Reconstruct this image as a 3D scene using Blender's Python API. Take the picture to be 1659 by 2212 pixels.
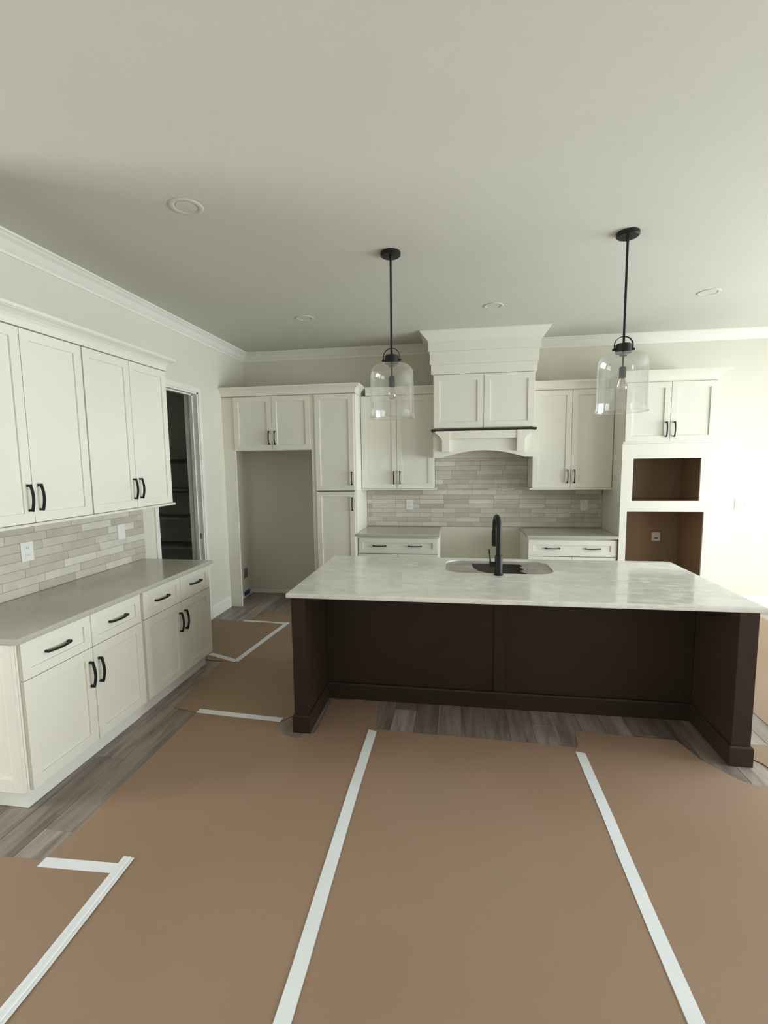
import bpy, bmesh, math, random
from mathutils import Vector, Matrix

# ------------------------------------------------------------------ clear
for o in list(bpy.data.objects):
    bpy.data.objects.remove(o)
S = bpy.context.scene
COL = S.collection
random.seed(7)
PI = math.pi

# ------------------------------------------------------------------ camera
W, HP = 1659.0, 2212.0
F_PX = 1024.08
cam = bpy.data.cameras.new('camera')
cam.sensor_fit = 'VERTICAL'; cam.sensor_height = 36.0
cam.lens = F_PX * 36.0 / HP
cam.clip_start = 0.02
co = bpy.data.objects.new('camera', cam); COL.objects.link(co)
R_ = Vector((0.98840883, 0.15127194, -0.01283677))
U_ = Vector((-0.00346662, 0.10702182, 0.99425063))
F_ = Vector((-0.15177604, 0.9826816, -0.10630571))
co.matrix_world = Matrix(((R_.x, U_.x, -F_.x, 0), (R_.y, U_.y, -F_.y, 0), (R_.z, U_.z, -F_.z, 1.7269), (0, 0, 0, 1)))
S.camera = co

# ------------------------------------------------------------------ world + exposure
w = bpy.data.worlds.new('overcast_sky'); S.world = w; w.use_nodes = True
wn = w.node_tree.nodes; wl = w.node_tree.links
bg = wn['Background']
bg.inputs['Color'].default_value = (0.80, 0.89, 1.0, 1); bg.inputs['Strength'].default_value = 1.0
S.view_settings.view_transform = 'Standard'; S.view_settings.look = 'None'
S.view_settings.gamma = 1.0; S.view_settings.use_curve_mapping = False
S.view_settings.exposure = -0.15
S.render.film_transparent = False

# room constants (metres)
XL, YB, HC = -2.703, 5.877, 3.105
XR = 5.1          # right wall
YN = -4.2         # rear wall behind the camera
XF = -6.6         # far left wall of the open space beside the kitchen
YE = 1.78         # where the left kitchen wall ends

def area(name, loc, rot, sx, sy, watts, color):
    l = bpy.data.lights.new(name, 'AREA'); l.shape = 'RECTANGLE'; l.size = sx; l.size_y = sy
    l.energy = watts; l.color = color
    o = bpy.data.objects.new(name, l); COL.objects.link(o); o.location = loc; o.rotation_euler = rot
    return o
DAY = (0.94, 0.975, 1.0)
# daylight entering the glazed openings
area('daylight_right', (XR + 0.30, 3.50, 1.25), (0, PI / 2, 0), 2.4, 3.2, 470, (0.86, 0.95, 1.0))
area('daylight_right_front', (XR + 0.30, -0.4, 1.45), (0, PI / 2, 0), 2.0, 3.0, 190, DAY)
area('daylight_left', (XF - 0.30, 0.0, 1.3), (0, -PI / 2, 0), 2.3, 1.8, 520, (0.90, 0.96, 1.0))
area('daylight_rear', (0.0, YN - 0.30, 1.85), (PI / 2, 0, 0), 4.2, 1.7, 14, DAY)

# ------------------------------------------------------------------ materials
def new_mat(name):
    m = bpy.data.materials.new(name); m.use_nodes = True
    nt = m.node_tree; b = nt.nodes['Principled BSDF']
    return m, nt, b
def N(nt, kind, **kw):
    n = nt.nodes.new(kind)
    for k, v in kw.items():
        if k in n.inputs: n.inputs[k].default_value = v
        else: setattr(n, k, v)
    return n
def coords(nt, per_object=False, scale=(1, 1, 1)):
    tc = N(nt, 'ShaderNodeTexCoord'); mp = N(nt, 'ShaderNodeMapping'); mp.inputs['Scale'].default_value = scale
    nt.links.new(tc.outputs['Object'], mp.inputs['Vector'])
    if per_object:
        oi = N(nt, 'ShaderNodeObjectInfo'); mu = N(nt, 'ShaderNodeMath', operation='MULTIPLY'); mu.inputs[1].default_value = 37.0
        nt.links.new(oi.outputs['Random'], mu.inputs[0]); nt.links.new(mu.outputs[0], mp.inputs['Location'])
    return mp.outputs['Vector']
def ramp(nt, fac, stops):
    r = N(nt, 'ShaderNodeValToRGB'); e = r.color_ramp.elements
    e[0].position, e[0].color = stops[0][0], (*stops[0][1], 1)
    e[1].position, e[1].color = stops[-1][0], (*stops[-1][1], 1)
    for p, c in stops[1:-1]:
        x = e.new(p); x.color = (*c, 1)
    nt.links.new(fac, r.inputs['Fac']); return r.outputs['Color']
def mixc(nt, fac, a, b, mode='MIX'):
    m = N(nt, 'ShaderNodeMix', data_type='RGBA', blend_type=mode)
    if isinstance(fac, (int, float)): m.inputs[0].default_value = fac
    else: nt.links.new(fac, m.inputs[0])
    for i, v in ((6, a), (7, b)):
        if isinstance(v, tuple): m.inputs[i].default_value = (*v, 1)
        else: nt.links.new(v, m.inputs[i])
    return m.outputs[2]
def paint(name, col, rough=0.5, spec=0.5, bump=0.0, scale=60, var=0.03):
    m, nt, b = new_mat(name)
    v = coords(nt); n = N(nt, 'ShaderNodeTexNoise', Scale=3.0, Detail=3.0); nt.links.new(v, n.inputs['Vector'])
    lo = tuple(c * (1 - var) for c in col); hi = tuple(min(1, c * (1 + var)) for c in col)
    nt.links.new(ramp(nt, n.outputs['Fac'], [(0.3, lo), (0.7, hi)]), b.inputs['Base Color'])
    b.inputs['Roughness'].default_value = rough; b.inputs['Specular IOR Level'].default_value = spec
    if bump:
        n2 = N(nt, 'ShaderNodeTexNoise', Scale=scale, Detail=4.0); nt.links.new(v, n2.inputs['Vector'])
        bp = N(nt, 'ShaderNodeBump', Strength=bump, Distance=0.002); nt.links.new(n2.outputs['Fac'], bp.inputs['Height'])
        nt.links.new(bp.outputs['Normal'], b.inputs['Normal'])
    return m

M = {}
M['wall'] = paint('wall_paint', (0.70, 0.665, 0.56), 0.75, 0.3, 0.25, 120, 0.01)
M['ceiling'] = paint('ceiling_paint', (0.63, 0.615, 0.545), 0.9, 0.2, 0.3, 150, 0.01)
M['trim'] = paint('trim_paint', (0.80, 0.785, 0.71), 0.4, 0.5, 0, 60, 0.01)
M['cab'] = paint('cabinet_lacquer', (0.80, 0.77, 0.67), 0.35, 0.5, 0.05, 200, 0.01)
M['plate'] = paint('outlet_plastic', (0.82, 0.81, 0.77), 0.35, 0.5, 0, 60, 0.0)
M['grey_box'] = paint('grey_outlet_box', (0.22, 0.19, 0.19), 0.5, 0.4)
M['blue'] = paint('blue_plastic', (0.03, 0.07, 0.22), 0.5, 0.4)
M['socket_grey'] = paint('socket_grey', (0.45, 0.45, 0.44), 0.4, 0.5)
M['slot'] = paint('slot_dark', (0.05, 0.05, 0.05), 0.6, 0.3)
M['black'] = paint('black_metal', (0.007, 0.0065, 0.007), 0.48, 0.35, 0.05, 300)
M['brown'] = paint('island_brown_stain', (0.032, 0.020, 0.012), 0.45, 0.3, 0.05, 200, 0.08)
M['raw'] = paint('raw_cabinet_board', (0.36, 0.25, 0.16), 0.55, 0.3, 0.1, 120, 0.05)
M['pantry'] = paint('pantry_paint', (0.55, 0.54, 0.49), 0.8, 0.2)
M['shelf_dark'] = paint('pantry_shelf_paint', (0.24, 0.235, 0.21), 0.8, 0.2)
M['grout'] = paint('grout', (0.34, 0.31, 0.26), 0.9, 0.1, 0.3, 400)
M['steel'] = paint('sink_steel', (0.26, 0.235, 0.20), 0.4, 0.5)
M['ground'] = paint('outdoor_ground', (0.30, 0.33, 0.24), 0.9, 0.1, 0.2, 20, 0.2)
M['ivory'] = paint('bulb_base', (0.6, 0.55, 0.42), 0.3, 0.5)

def quartz(name, base, vein, amount, rough, smear=0.28):
    m, nt, b = new_mat(name); v = coords(nt, False, (1, 2.2, 1))
    n = N(nt, 'ShaderNodeTexNoise', Scale=1.6, Detail=7.0, Roughness=0.6, Distortion=1.2); nt.links.new(v, n.inputs['Vector'])
    c1 = ramp(nt, n.outputs['Fac'], [(0.42, base), (0.5, tuple(a * (1 - amount) + d * amount for a, d in zip(base, vein))), (0.56, base)])
    n2 = N(nt, 'ShaderNodeTexNoise', Scale=0.9, Detail=3.0); nt.links.new(v, n2.inputs['Vector'])
    c2 = ramp(nt, n2.outputs['Fac'], [(0.35, (0.93, 0.93, 0.93)), (0.65, (1, 1, 1))])
    nt.links.new(mixc(nt, 1.0, c1, c2, 'MULTIPLY'), b.inputs['Base Color'])
    # dusty smears raise the roughness in streaks
    v3 = coords(nt, False, (1.5, 6, 1)); n3 = N(nt, 'ShaderNodeTexNoise', Scale=3.0, Detail=5.0, Distortion=0.8); nt.links.new(v3, n3.inputs['Vector'])
    mr = N(nt, 'ShaderNodeMapRange'); mr.inputs[1].default_value = 0.5; mr.inputs[2].default_value = 0.7
    mr.inputs[3].default_value = rough; mr.inputs[4].default_value = rough + smear
    nt.links.new(n3.outputs['Fac'], mr.inputs[0]); nt.links.new(mr.outputs[0], b.inputs['Roughness'])
    return m
M['quartz'] = quartz('white_veined_quartz', (0.86, 0.85, 0.78), (0.55, 0.55, 0.50), 0.35, 0.08)
M['counter'] = quartz('pale_grey_quartz', (0.50, 0.475, 0.41), (0.44, 0.42, 0.365), 0.15, 0.16, 0.03)

def tile_mat():
    m, nt, b = new_mat('glazed_tile'); oi = N(nt, 'ShaderNodeObjectInfo')
    c = ramp(nt, oi.outputs['Random'], [(0.0, (0.52, 0.475, 0.40)), (0.35, (0.59, 0.545, 0.46)), (0.7, (0.65, 0.61, 0.52)), (1.0, (0.74, 0.705, 0.62))])
    v = coords(nt, True); n = N(nt, 'ShaderNodeTexNoise', Scale=9.0, Detail=4.0); nt.links.new(v, n.inputs['Vector'])
    c2 = ramp(nt, n.outputs['Fac'], [(0.3, (0.88, 0.87, 0.86)), (0.7, (1, 1, 1))])
    nt.links.new(mixc(nt, 1.0, c, c2, 'MULTIPLY'), b.inputs['Base Color'])
    b.inputs['Roughness'].default_value = 0.4
    bp = N(nt, 'ShaderNodeBump', Strength=0.2, Distance=0.003); nt.links.new(n.outputs['Fac'], bp.inputs['Height']); nt.links.new(bp.outputs['Normal'], b.inputs['Normal'])
    return m
M['tile'] = tile_mat()
def plank_mat():
    m, nt, b = new_mat('grey_brown_plank'); oi = N(nt, 'ShaderNodeObjectInfo')
    c = ramp(nt, oi.outputs['Random'], [(0.0, (0.20, 0.16, 0.135)), (0.5, (0.29, 0.24, 0.205)), (1.0, (0.40, 0.345, 0.305))])
    v = coords(nt, True, (9, 0.9, 1)); n = N(nt, 'ShaderNodeTexNoise', Scale=2.2, Detail=7.0, Roughness=0.62, Distortion=0.5); nt.links.new(v, n.inputs['Vector'])
    c2 = ramp(nt, n.outputs['Fac'], [(0.28, (0.45, 0.42, 0.40)), (0.5, (0.95, 0.93, 0.92)), (0.72, (1.35, 1.34, 1.34))])
    nt.links.new(mixc(nt, 1.0, c, c2, 'MULTIPLY'), b.inputs['Base Color'])
    b.inputs['Roughness'].default_value = 0.32
    bp = N(nt, 'ShaderNodeBump', Strength=0.15, Distance=0.002); nt.links.new(n.outputs['Fac'], bp.inputs['Height']); nt.links.new(bp.outputs['Normal'], b.inputs['Normal'])
    return m
M['plank'] = plank_mat()
def paper_mat():
    m, nt, b = new_mat('kraft_floor_paper'); v = coords(nt)
    n = N(nt, 'ShaderNodeTexNoise', Scale=0.8, Detail=2.0); nt.links.new(v, n.inputs['Vector'])
    c = ramp(nt, n.outputs['Fac'], [(0.35, (0.315, 0.205, 0.130)), (0.5, (0.34, 0.223, 0.152)), (0.65, (0.335, 0.23, 0.148))])
    n2 = N(nt, 'ShaderNodeTexNoise', Scale=2.4, Detail=6.0, Roughness=0.75); nt.links.new(v, n2.inputs['Vector'])
    s = ramp(nt, n2.outputs['Fac'], [(0.66, (0, 0, 0)), (0.76, (0.35, 0.35, 0.35))])
    nt.links.new(mixc(nt, s, c, (0.42, 0.33, 0.26)), b.inputs['Base Color'])
    n3 = N(nt, 'ShaderNodeTexNoise', Scale=160.0, Detail=2.0); nt.links.new(v, n3.inputs['Vector'])
    bp = N(nt, 'ShaderNodeBump', Strength=0.12, Distance=0.001); nt.links.new(n3.outputs['Fac'], bp.inputs['Height']); nt.links.new(bp.outputs['Normal'], b.inputs['Normal'])
    b.inputs['Roughness'].default_value = 0.62; b.inputs['Specular IOR Level'].default_value = 0.35
    return m
M['paper'] = paper_mat()
M['tape'] = paint('white_masking_tape', (0.83, 0.85, 0.86), 0.5, 0.4, 0.3, 90, 0.04)
def film_mat():
    m, nt, b = new_mat('grey_protective_film'); v = coords(nt, False, (1, 3, 1))
    n = N(nt, 'ShaderNodeTexNoise', Scale=7.0, Detail=4.0, Distortion=1.0); nt.links.new(v, n.inputs['Vector'])
    nt.links.new(ramp(nt, n.outputs['Fac'], [(0.3, (0.24, 0.225, 0.20)), (0.7, (0.42, 0.40, 0.37))]), b.inputs['Base Color'])
    b.inputs['Roughness'].default_value = 0.3; return m
M['film'] = film_mat()
def glass_mat(name, tint, lo, hi, rough=0.02, milky=0.0):
    # thin clear sheet: transparent body with a fresnel reflection
    m = bpy.data.materials.new(name); m.use_nodes = True; nt = m.node_tree; nt.nodes.clear()
    out = N(nt, 'ShaderNodeOutputMaterial'); tr = N(nt, 'ShaderNodeBsdfTransparent'); gl = N(nt, 'ShaderNodeBsdfGlossy')
    tr.inputs['Color'].default_value = (*tint, 1); gl.inputs['Roughness'].default_value = rough
    lw = N(nt, 'ShaderNodeLayerWeight', Blend=0.35); mr = N(nt, 'ShaderNodeMapRange'); mr.inputs[3].default_value = lo; mr.inputs[4].default_value = hi
    nt.links.new(lw.outputs['Facing'], mr.inputs[0]); mx = N(nt, 'ShaderNodeMixShader')
    nt.links.new(mr.outputs[0], mx.inputs[0]); nt.links.new(tr.outputs[0], mx.inputs[1]); nt.links.new(gl.outputs[0], mx.inputs[2])
    last = mx.outputs[0]
    if milky:
        df = N(nt, 'ShaderNodeBsdfTranslucent'); df.inputs['Color'].default_value = (0.9, 0.9, 0.88, 1)
        dd = N(nt, 'ShaderNodeBsdfDiffuse'); dd.inputs['Color'].default_value = (0.9, 0.9, 0.88, 1)
        ad = N(nt, 'ShaderNodeMixShader'); ad.inputs[0].default_value = 0.5
        nt.links.new(df.outputs[0], ad.inputs[1]); nt.links.new(dd.outputs[0], ad.inputs[2])
        v = coords(nt, False, (1, 1, 0.4)); n = N(nt, 'ShaderNodeTexNoise', Scale=9.0, Detail=3.0); nt.links.new(v, n.inputs['Vector'])
        r2 = N(nt, 'ShaderNodeMapRange'); r2.inputs[1].default_value = 0.35; r2.inputs[2].default_value = 0.7; r2.inputs[3].default_value = milky * 0.5; r2.inputs[4].default_value = milky * 1.6
        nt.links.new(n.outputs['Fac'], r2.inputs[0])
        m2 = N(nt, 'ShaderNodeMixShader'); nt.links.new(r2.outputs[0], m2.inputs[0]); nt.links.new(last, m2.inputs[1]); nt.links.new(ad.outputs[0], m2.inputs[2]); last = m2.outputs[0]
    nt.links.new(last, out.inputs['Surface']); return m
M['pane'] = glass_mat('window_glass', (0.97, 0.98, 0.98), 0.04, 0.5)
M['shade_glass'] = glass_mat('pendant_glass', (0.96, 0.96, 0.95), 0.06, 0.65, 0.03, 0.10)
M['bulb'] = glass_mat('bulb_glass', (0.95, 0.93, 0.9), 0.08, 0.6)

# ------------------------------------------------------------------ mesh helpers
class MB:
    def __init__(s): s.bm = bmesh.new()
    def box(s, x0, x1, y0, y1, z0, z1, bev=0.0):
        r = bmesh.ops.create_cube(s.bm, size=1.0, matrix=Matrix.Translation(((x0 + x1) / 2, (y0 + y1) / 2, (z0 + z1) / 2)) @ Matrix.Diagonal((abs(x1 - x0), abs(y1 - y0), abs(z1 - z0), 1)))
        if bev:
            es = set(e for v in r['verts'] for e in v.link_edges)
            bmesh.ops.bevel(s.bm, geom=list(es), offset=bev, segments=2, affect='EDGES', profile=0.6)
        return s
    def prism(s, pts, axis, a, b):
        # pts 2D outline, extruded along axis from a to b
        def P(p, t):
            if axis == 'y': return (p[0], t, p[1])
            if axis == 'x': return (t, p[0], p[1])
            return (p[0], p[1], t)
        A = [s.bm.verts.new(P(p, a)) for p in pts]; B = [s.bm.verts.new(P(p, b)) for p in pts]
        n = len(pts); fs = [s.bm.faces.new(A), s.bm.faces.new(B[::-1])]
        for i in range(n): fs.append(s.bm.faces.new((A[i], A[(i + 1) % n], B[(i + 1) % n], B[i])))
        bmesh.ops.recalc_face_normals(s.bm, faces=fs)
        if n > 4: bmesh.ops.triangulate(s.bm, faces=fs[:2])
        return s
    def lathe(s, prof, seg=32, c=(0, 0, 0), closed=False):
        rings = []
        for r, z in prof:
            if r < 1e-6: rings.append([s.bm.verts.new((c[0], c[1], c[2] + z))])
            else: rings.append([s.bm.verts.new((c[0] + r * math.cos(2 * PI * i / seg), c[1] + r * math.sin(2 * PI * i / seg), c[2] + z)) for i in range(seg)])
        fs = []
        for a, b in zip(rings, rings[1:] + ([rings[0]] if closed else [])):
            if len(a) == 1 and len(b) == 1: continue
            for i in range(seg):
                j = (i + 1) % seg
                if len(a) == 1: fs.append(s.bm.faces.new((a[0], b[j], b[i])))
                elif len(b) == 1: fs.append(s.bm.faces.new((a[i], a[j], b[0])))
                else: fs.append(s.bm.faces.new((a[i], a[j], b[j], b[i])))
        for f in fs: f.smooth = True
        bmesh.ops.recalc_face_normals(s.bm, faces=fs)
        return s
    def tube(s, path, rad, seg=12, cap=True, flat=None):
        # round tube (or flat w x h strip) swept along a 3D path
        path = [Vector(p) for p in path]; rings = []; prev = None
        for i, p in enumerate(path):
            t = (path[min(i + 1, len(path) - 1)] - path[max(i - 1, 0)]).normalized()
            if prev is None:
                ref = Vector((0, 0, 1)) if abs(t.z) < 0.9 else Vector((1, 0, 0)); u = t.cross(ref).normalized()
            else: u = (prev - t * prev.dot(t)).normalized()
            prev = u; v = t.cross(u)
            rr = rad[i] if isinstance(rad, (list, tuple)) else rad
            if flat: ring = [p + u * a * flat[0] / 2 + v * b * flat[1] / 2 for a, b in ((-1, -1), (1, -1), (1, 1), (-1, 1))]
            else: ring = [p + (u * math.cos(2 * PI * k / seg) + v * math.sin(2 * PI * k / seg)) * rr for k in range(seg)]
            rings.append([s.bm.verts.new(q) for q in ring])
        n = len(rings[0]); fs = []
        for a, b in zip(rings, rings[1:]):
            for k in range(n): fs.append(s.bm.faces.new((a[k], a[(k + 1) % n], b[(k + 1) % n], b[k])))
        if cap: fs.append(s.bm.faces.new(rings[0][::-1])); fs.append(s.bm.faces.new(rings[-1]))
        for f in fs: f.smooth = not flat
        bmesh.ops.recalc_face_normals(s.bm, faces=fs); return s
    def sweep(s, path, prof, side=1):
        # moulding: 2D path on the floor plan, profile of (out, z); out goes to the side (1 = right of travel)
        pts = [Vector(p) for p in path]; nrm = []
        for a, b in zip(pts, pts[1:]):
            d = (b - a).normalized(); nrm.append(Vector((d.y, -d.x)) * side)
        rings = []
        for i, p in enumerate(pts):
            if i == 0: m = nrm[0]
            elif i == len(pts) - 1: m = nrm[-1]
            else:
                m = nrm[i - 1] + nrm[i]; m = m / (m.dot(nrm[i]))
            rings.append([s.bm.verts.new((p.x + m.x * o, p.y + m.y * o, z)) for o, z in prof])
        n = len(prof); fs = []
        for a, b in zip(rings, rings[1:]):
            for k in range(n): fs.append(s.bm.faces.new((a[k], a[(k + 1) % n], b[(k + 1) % n], b[k])))
        fs.append(s.bm.faces.new(rings[0][::-1])); fs.append(s.bm.faces.new(rings[-1]))
        bmesh.ops.recalc_face_normals(s.bm, faces=fs)
        bmesh.ops.triangulate(s.bm, faces=fs[-2:]); return s
    def build(s, name, mat, parent=None, loc=(0, 0, 0), rotz=0.0):
        for e in s.bm.edges:
            if len(e.link_faces) == 2 and e.calc_face_angle(0.0) > 0.62: e.smooth = False
        me = bpy.data.meshes.new(name); s.bm.to_mesh(me); s.bm.free()
        me.materials.append(M[mat]); return link(name, me, parent, loc, rotz)
def link(name, me, parent=None, loc=(0, 0, 0), rotz=0.0):
    o = bpy.data.objects.new(name, me); COL.objects.link(o); o.parent = parent
    o.location = loc; o.rotation_euler = (0, 0, rotz); return o
def thing(name, label, cat, loc=(0, 0, 0), rotz=0.0, group=None):
    o = bpy.data.objects.new(name, None); COL.objects.link(o); o.empty_display_size = 0.1
    o.location = loc; o.rotation_euler = (0, 0, rotz); return tag(o, label, cat, group)
def tag(o, label, cat, group=None):
    o['label'] = label; o['category'] = cat
    if group: o['group'] = group
    return o
def struct(o): o['kind'] = 'structure'; return o

# ------------------------------------------------------------------ structure
T = 0.14
def wall_boxes(mb, axis, pos0, pos1, a0, a1, z0, z1, holes):
    # wall slab along an axis with rectangular holes [(a,b,z,z)]
    cuts = sorted(set([a0, a1] + [h[0] for h in holes] + [h[1] for h in holes]))
    for p, q in zip(cuts, cuts[1:]):
        mid = (p + q) / 2; hs = [h for h in holes if h[0] < mid < h[1]]
        segs = [(z0, z1)]
        for h in hs:
            ns = []
            for s0, s1 in segs:
                if h[2] > s0: ns.append((s0, min(h[2], s1)))
                if h[3] < s1: ns.append((max(h[3], s0), s1))
            segs = ns
        for s0, s1 in segs:
            if s1 - s0 < 1e-4: continue
            if axis == 'y': mb.box(pos0, pos1, p, q, s0, s1)
            else: mb.box(p, q, pos0, pos1, s0, s1)
    return mb
fl = struct(MB().box(XF - T, XR + T, YN - T, YB + T, -0.12, -0.004).build('floor', 'grout'))
struct(MB().box(XF - T, XR + T, YN - T, YB + T, HC, HC + 0.12).build('ceiling', 'ceiling'))
DY0, DY1, DZ = 3.945, 4.735, 2.468      # pantry doorway in the left wall
wl_ = struct(wall_boxes(MB(), 'y', XL - T, XL, YE, YB, 0, HC, [(DY0, DY1, 0, DZ)]).build('wall_left', 'wall'))
wb_ = struct(MB().box(XF - T, XR + T, YB, YB + T, 0, HC).build('wall_back', 'wall'))
RW = [(1.90, 5.10, 0.04, 2.46), (-1.9, 1.1, 0.45, 2.45)]
struct(wall_boxes(MB(), 'y', XR, XR + T, YN, YB, 0, HC, RW).build('wall_right', 'wall'))
LW = [(-0.9, 0.9, 0.12, 2.45)]
struct(wall_boxes(MB(), 'y', XF - T, XF, YN, YB, 0, HC, LW).build('wall_far_left', 'wall'))
NW = [(-2.1, 2.1, 1.0, 2.7)]
struct(wall_boxes(MB(), 'x', YN - T, YN, XF, XR, 0, HC, NW).build('wall_rear', 'wall'))
struct(MB().box(XF, XL - T, YE, YE + T, 0, HC).build('wall_front_left', 'wall'))

def window(n, axis, pos, a0, a1, z0, z1, mull, rail=None):
    fw = 0.07; mb = MB()
    def bx(m, p, q, s0, s1, d0=-0.05, d1=0.05):
        if axis == 'y': m.box(pos + d0, pos + d1, p, q, s0, s1)
        else: m.box(p, q, pos + d0, pos + d1, s0, s1)
    bx(mb, a0, a0 + fw, z0, z1); bx(mb, a1 - fw, a1, z0, z1); bx(mb, a0 + fw, a1 - fw, z0, z0 + fw); bx(mb, a0 + fw, a1 - fw, z1 - fw, z1)
    fr = struct(mb.build('window_%d' % n, 'trim')); step = (a1 - a0) / mull
    for i in range(1, mull):
        m = MB(); bx(m, a0 + i * step - 0.03, a0 + i * step + 0.03, z0 + fw, z1 - fw); m.build('mullion', 'trim', fr)
    for i in range(mull):
        m = MB(); bx(m, a0 + i * step + (fw if i == 0 else 0.03), a0 + (i + 1) * step - (fw if i == mull - 1 else 0.03), z0 + fw, z1 - fw, -0.004, 0.004); m.build('pane', 'pane', fr)
window(1, 'y', XR + 0.07, 1.90, 5.10, 0.04, 2.46, 3)
window(2, 'y', XR + 0.07, -1.9, 1.1, 0.45, 2.45, 3)
window(3, 'y', XF - 0.07, -0.9, 0.9, 0.12, 2.45, 2)
window(4, 'x', YN - 0.07, -2.1, 2.1, 1.0, 2.7, 3)
struct(MB().box(-30, 30, -30, 30, -0.35, -0.3).build('ground', 'ground'))

# pantry room behind the doorway
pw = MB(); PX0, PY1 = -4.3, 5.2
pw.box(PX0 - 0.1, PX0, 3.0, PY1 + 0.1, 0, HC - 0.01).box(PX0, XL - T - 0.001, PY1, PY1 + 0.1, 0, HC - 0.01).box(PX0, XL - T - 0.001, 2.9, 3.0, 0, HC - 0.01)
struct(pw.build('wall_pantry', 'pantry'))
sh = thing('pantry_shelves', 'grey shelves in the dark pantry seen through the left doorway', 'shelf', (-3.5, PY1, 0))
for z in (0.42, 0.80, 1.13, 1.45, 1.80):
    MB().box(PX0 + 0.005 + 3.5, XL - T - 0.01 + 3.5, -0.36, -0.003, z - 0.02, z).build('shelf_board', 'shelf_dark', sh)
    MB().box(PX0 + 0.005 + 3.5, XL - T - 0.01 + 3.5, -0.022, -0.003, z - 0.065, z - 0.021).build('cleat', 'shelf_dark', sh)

# doorway casing, jamb and stop
d1 = MB()
d1.box(XL - T - 0.005, XL + 0.002, DY1 - 0.018, DY1, 0, DZ).box(XL - T - 0.005, XL + 0.002, DY0, DY0 + 0.018, 0, DZ).box(XL - T - 0.005, XL + 0.002, DY0, DY1, DZ - 0.018, DZ)
dj = struct(d1.build('door_1', 'trim'))
cs = MB(); cw = 0.05
cs.box(XL, XL + 0.014, DY1, DY1 + cw, 0, DZ + cw, 0.003).box(XL, XL + 0.014, DY0 - cw, DY0, 0, DZ + cw, 0.003).box(XL, XL + 0.014, DY0, DY1, DZ, DZ + cw, 0.003)
cs.build('casing', 'trim', dj)
st = MB(); st.box(XL - 0.085, XL - 0.05, DY1 - 0.03, DY1 - 0.018, 0, DZ - 0.018).box(XL - 0.085, XL - 0.05, DY0 + 0.018, DY0 + 0.03, 0, DZ - 0.018).box(XL - 0.085, XL - 0.05, DY0 + 0.018, DY1 - 0.018, DZ - 0.03, DZ - 0.018)
st.build('door_stop', 'trim', dj)
MB().box(XL - 0.045, XL - 0.015, DY1 - 0.0205, DY1 - 0.018, 0.92, 0.98).build('strike_plate', 'steel', dj)

# crown moulding of the room
CR = [(0, HC - 0.103), (0.008, HC - 0.103), (0.012, HC - 0.088), (0.030, HC - 0.070), (0.055, HC - 0.040), (0.078, HC - 0.026), (0.086, HC - 0.018), (0.100, HC - 0.012), (0.100, HC - 0.0005), (0, HC - 0.0005)]
struct(MB().sweep([(XL, YE + 0.001), (XL, YB), (-0.315, YB)], CR, 1).build('trim_1', 'trim'))
struct(MB().sweep([(0.868, YB), (XR, YB), (XR, YN)], CR, 1).build('trim_2', 'trim'))
BS = [(0, 0.002), (0.016, 0.002), (0.016, 0.118), (0.011, 0.132), (0.005, 0.140), (0, 0.140)]
struct(MB().sweep([(XL, DY1 + cw), (XL, 5.236)], BS, 1).build('baseboard_left', 'trim'))
struct(MB().sweep([(2.556, YB), (XR, YB), (XR, 5.15)], BS, 1).build('baseboard_back', 'trim'))
struct(MB().sweep([(XL, 5.262), (XL, YB), (-1.64, YB)], [(0, 0.002), (0.008, 0.002), (0.008, 0.04), (0, 0.045)], 1).build('trim_3', 'trim'))

# ------------------------------------------------------------------ floor planks (each a part of the floor)
PWD = 0.152; PLN = 1.22; meshes = {}
def plank_mesh(wd, ln):
    k = (round(wd, 3), round(ln, 3))
    if k not in meshes:
        b = MB(); g = 0.0008; c = 0.0012
        x0, x1, y0, y1 = g, wd - g, g, ln - g
        low = [(x0, y0), (x1, y0), (x1, y1), (x0, y1)]; top = [(x0 + c, y0 + c), (x1 - c, y0 + c), (x1 - c, y1 - c), (x0 + c, y1 - c)]
        V = [[b.bm.verts.new((*p, z)) for p in L] for L, z in ((low, -0.004), (low, -c), (top, 0.0))]
        for A, B in ((V[0], V[1]), (V[1], V[2])):
            for i in range(4): b.bm.faces.new((A[i], A[(i + 1) % 4], B[(i + 1) % 4], B[i]))
        b.bm.faces.new(V[2])
        me = bpy.data.meshes.new('floor_plank'); b.bm.to_mesh(me); b.bm.free(); me.materials.append(M['plank']); meshes[k] = me
    return meshes[k]
def skip(x0, x1, y0, y1):
    # planks wholly under furniture or the big centre sheets are left out
    if x0 > -1.75 and x1 < 3.25 and y0 > -2.2 and y1 < 2.55: return True
    if x0 > -2.6 and x1 < -1.5 and y0 > -1.9 and y1 < 1.6: return True
    if x0 > -1.0 and x1 < 1.5 and y0 > 3.35: return True
    if x0 < XL - 0.001 and y1 > YE: return True
    return False
rx = random.Random(3); x = XL
while x < 3.6:
    y = -0.93
    ln = rx.uniform(0.25, PLN)
    while y < YB - 0.01:
        ln = min(ln, YB - y)
        if ln > 0.05 and not skip(x, x + PWD, y, y + ln): link('floor_plank', plank_mesh(PWD, ln), fl, (x, y, 0))
        y += ln; ln = PLN
    x += PWD
st_ = MB().box(XF, XL - 0.002, YN, YE, -0.004, 0).box(XL - 0.002, XR, YN, -0.93, -0.004, 0).box(XL + 42 * PWD, XR, -0.93, YB, -0.004, 0).build('floor_planks', 'plank', fl)
st_['kind'] = 'stuff'

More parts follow.
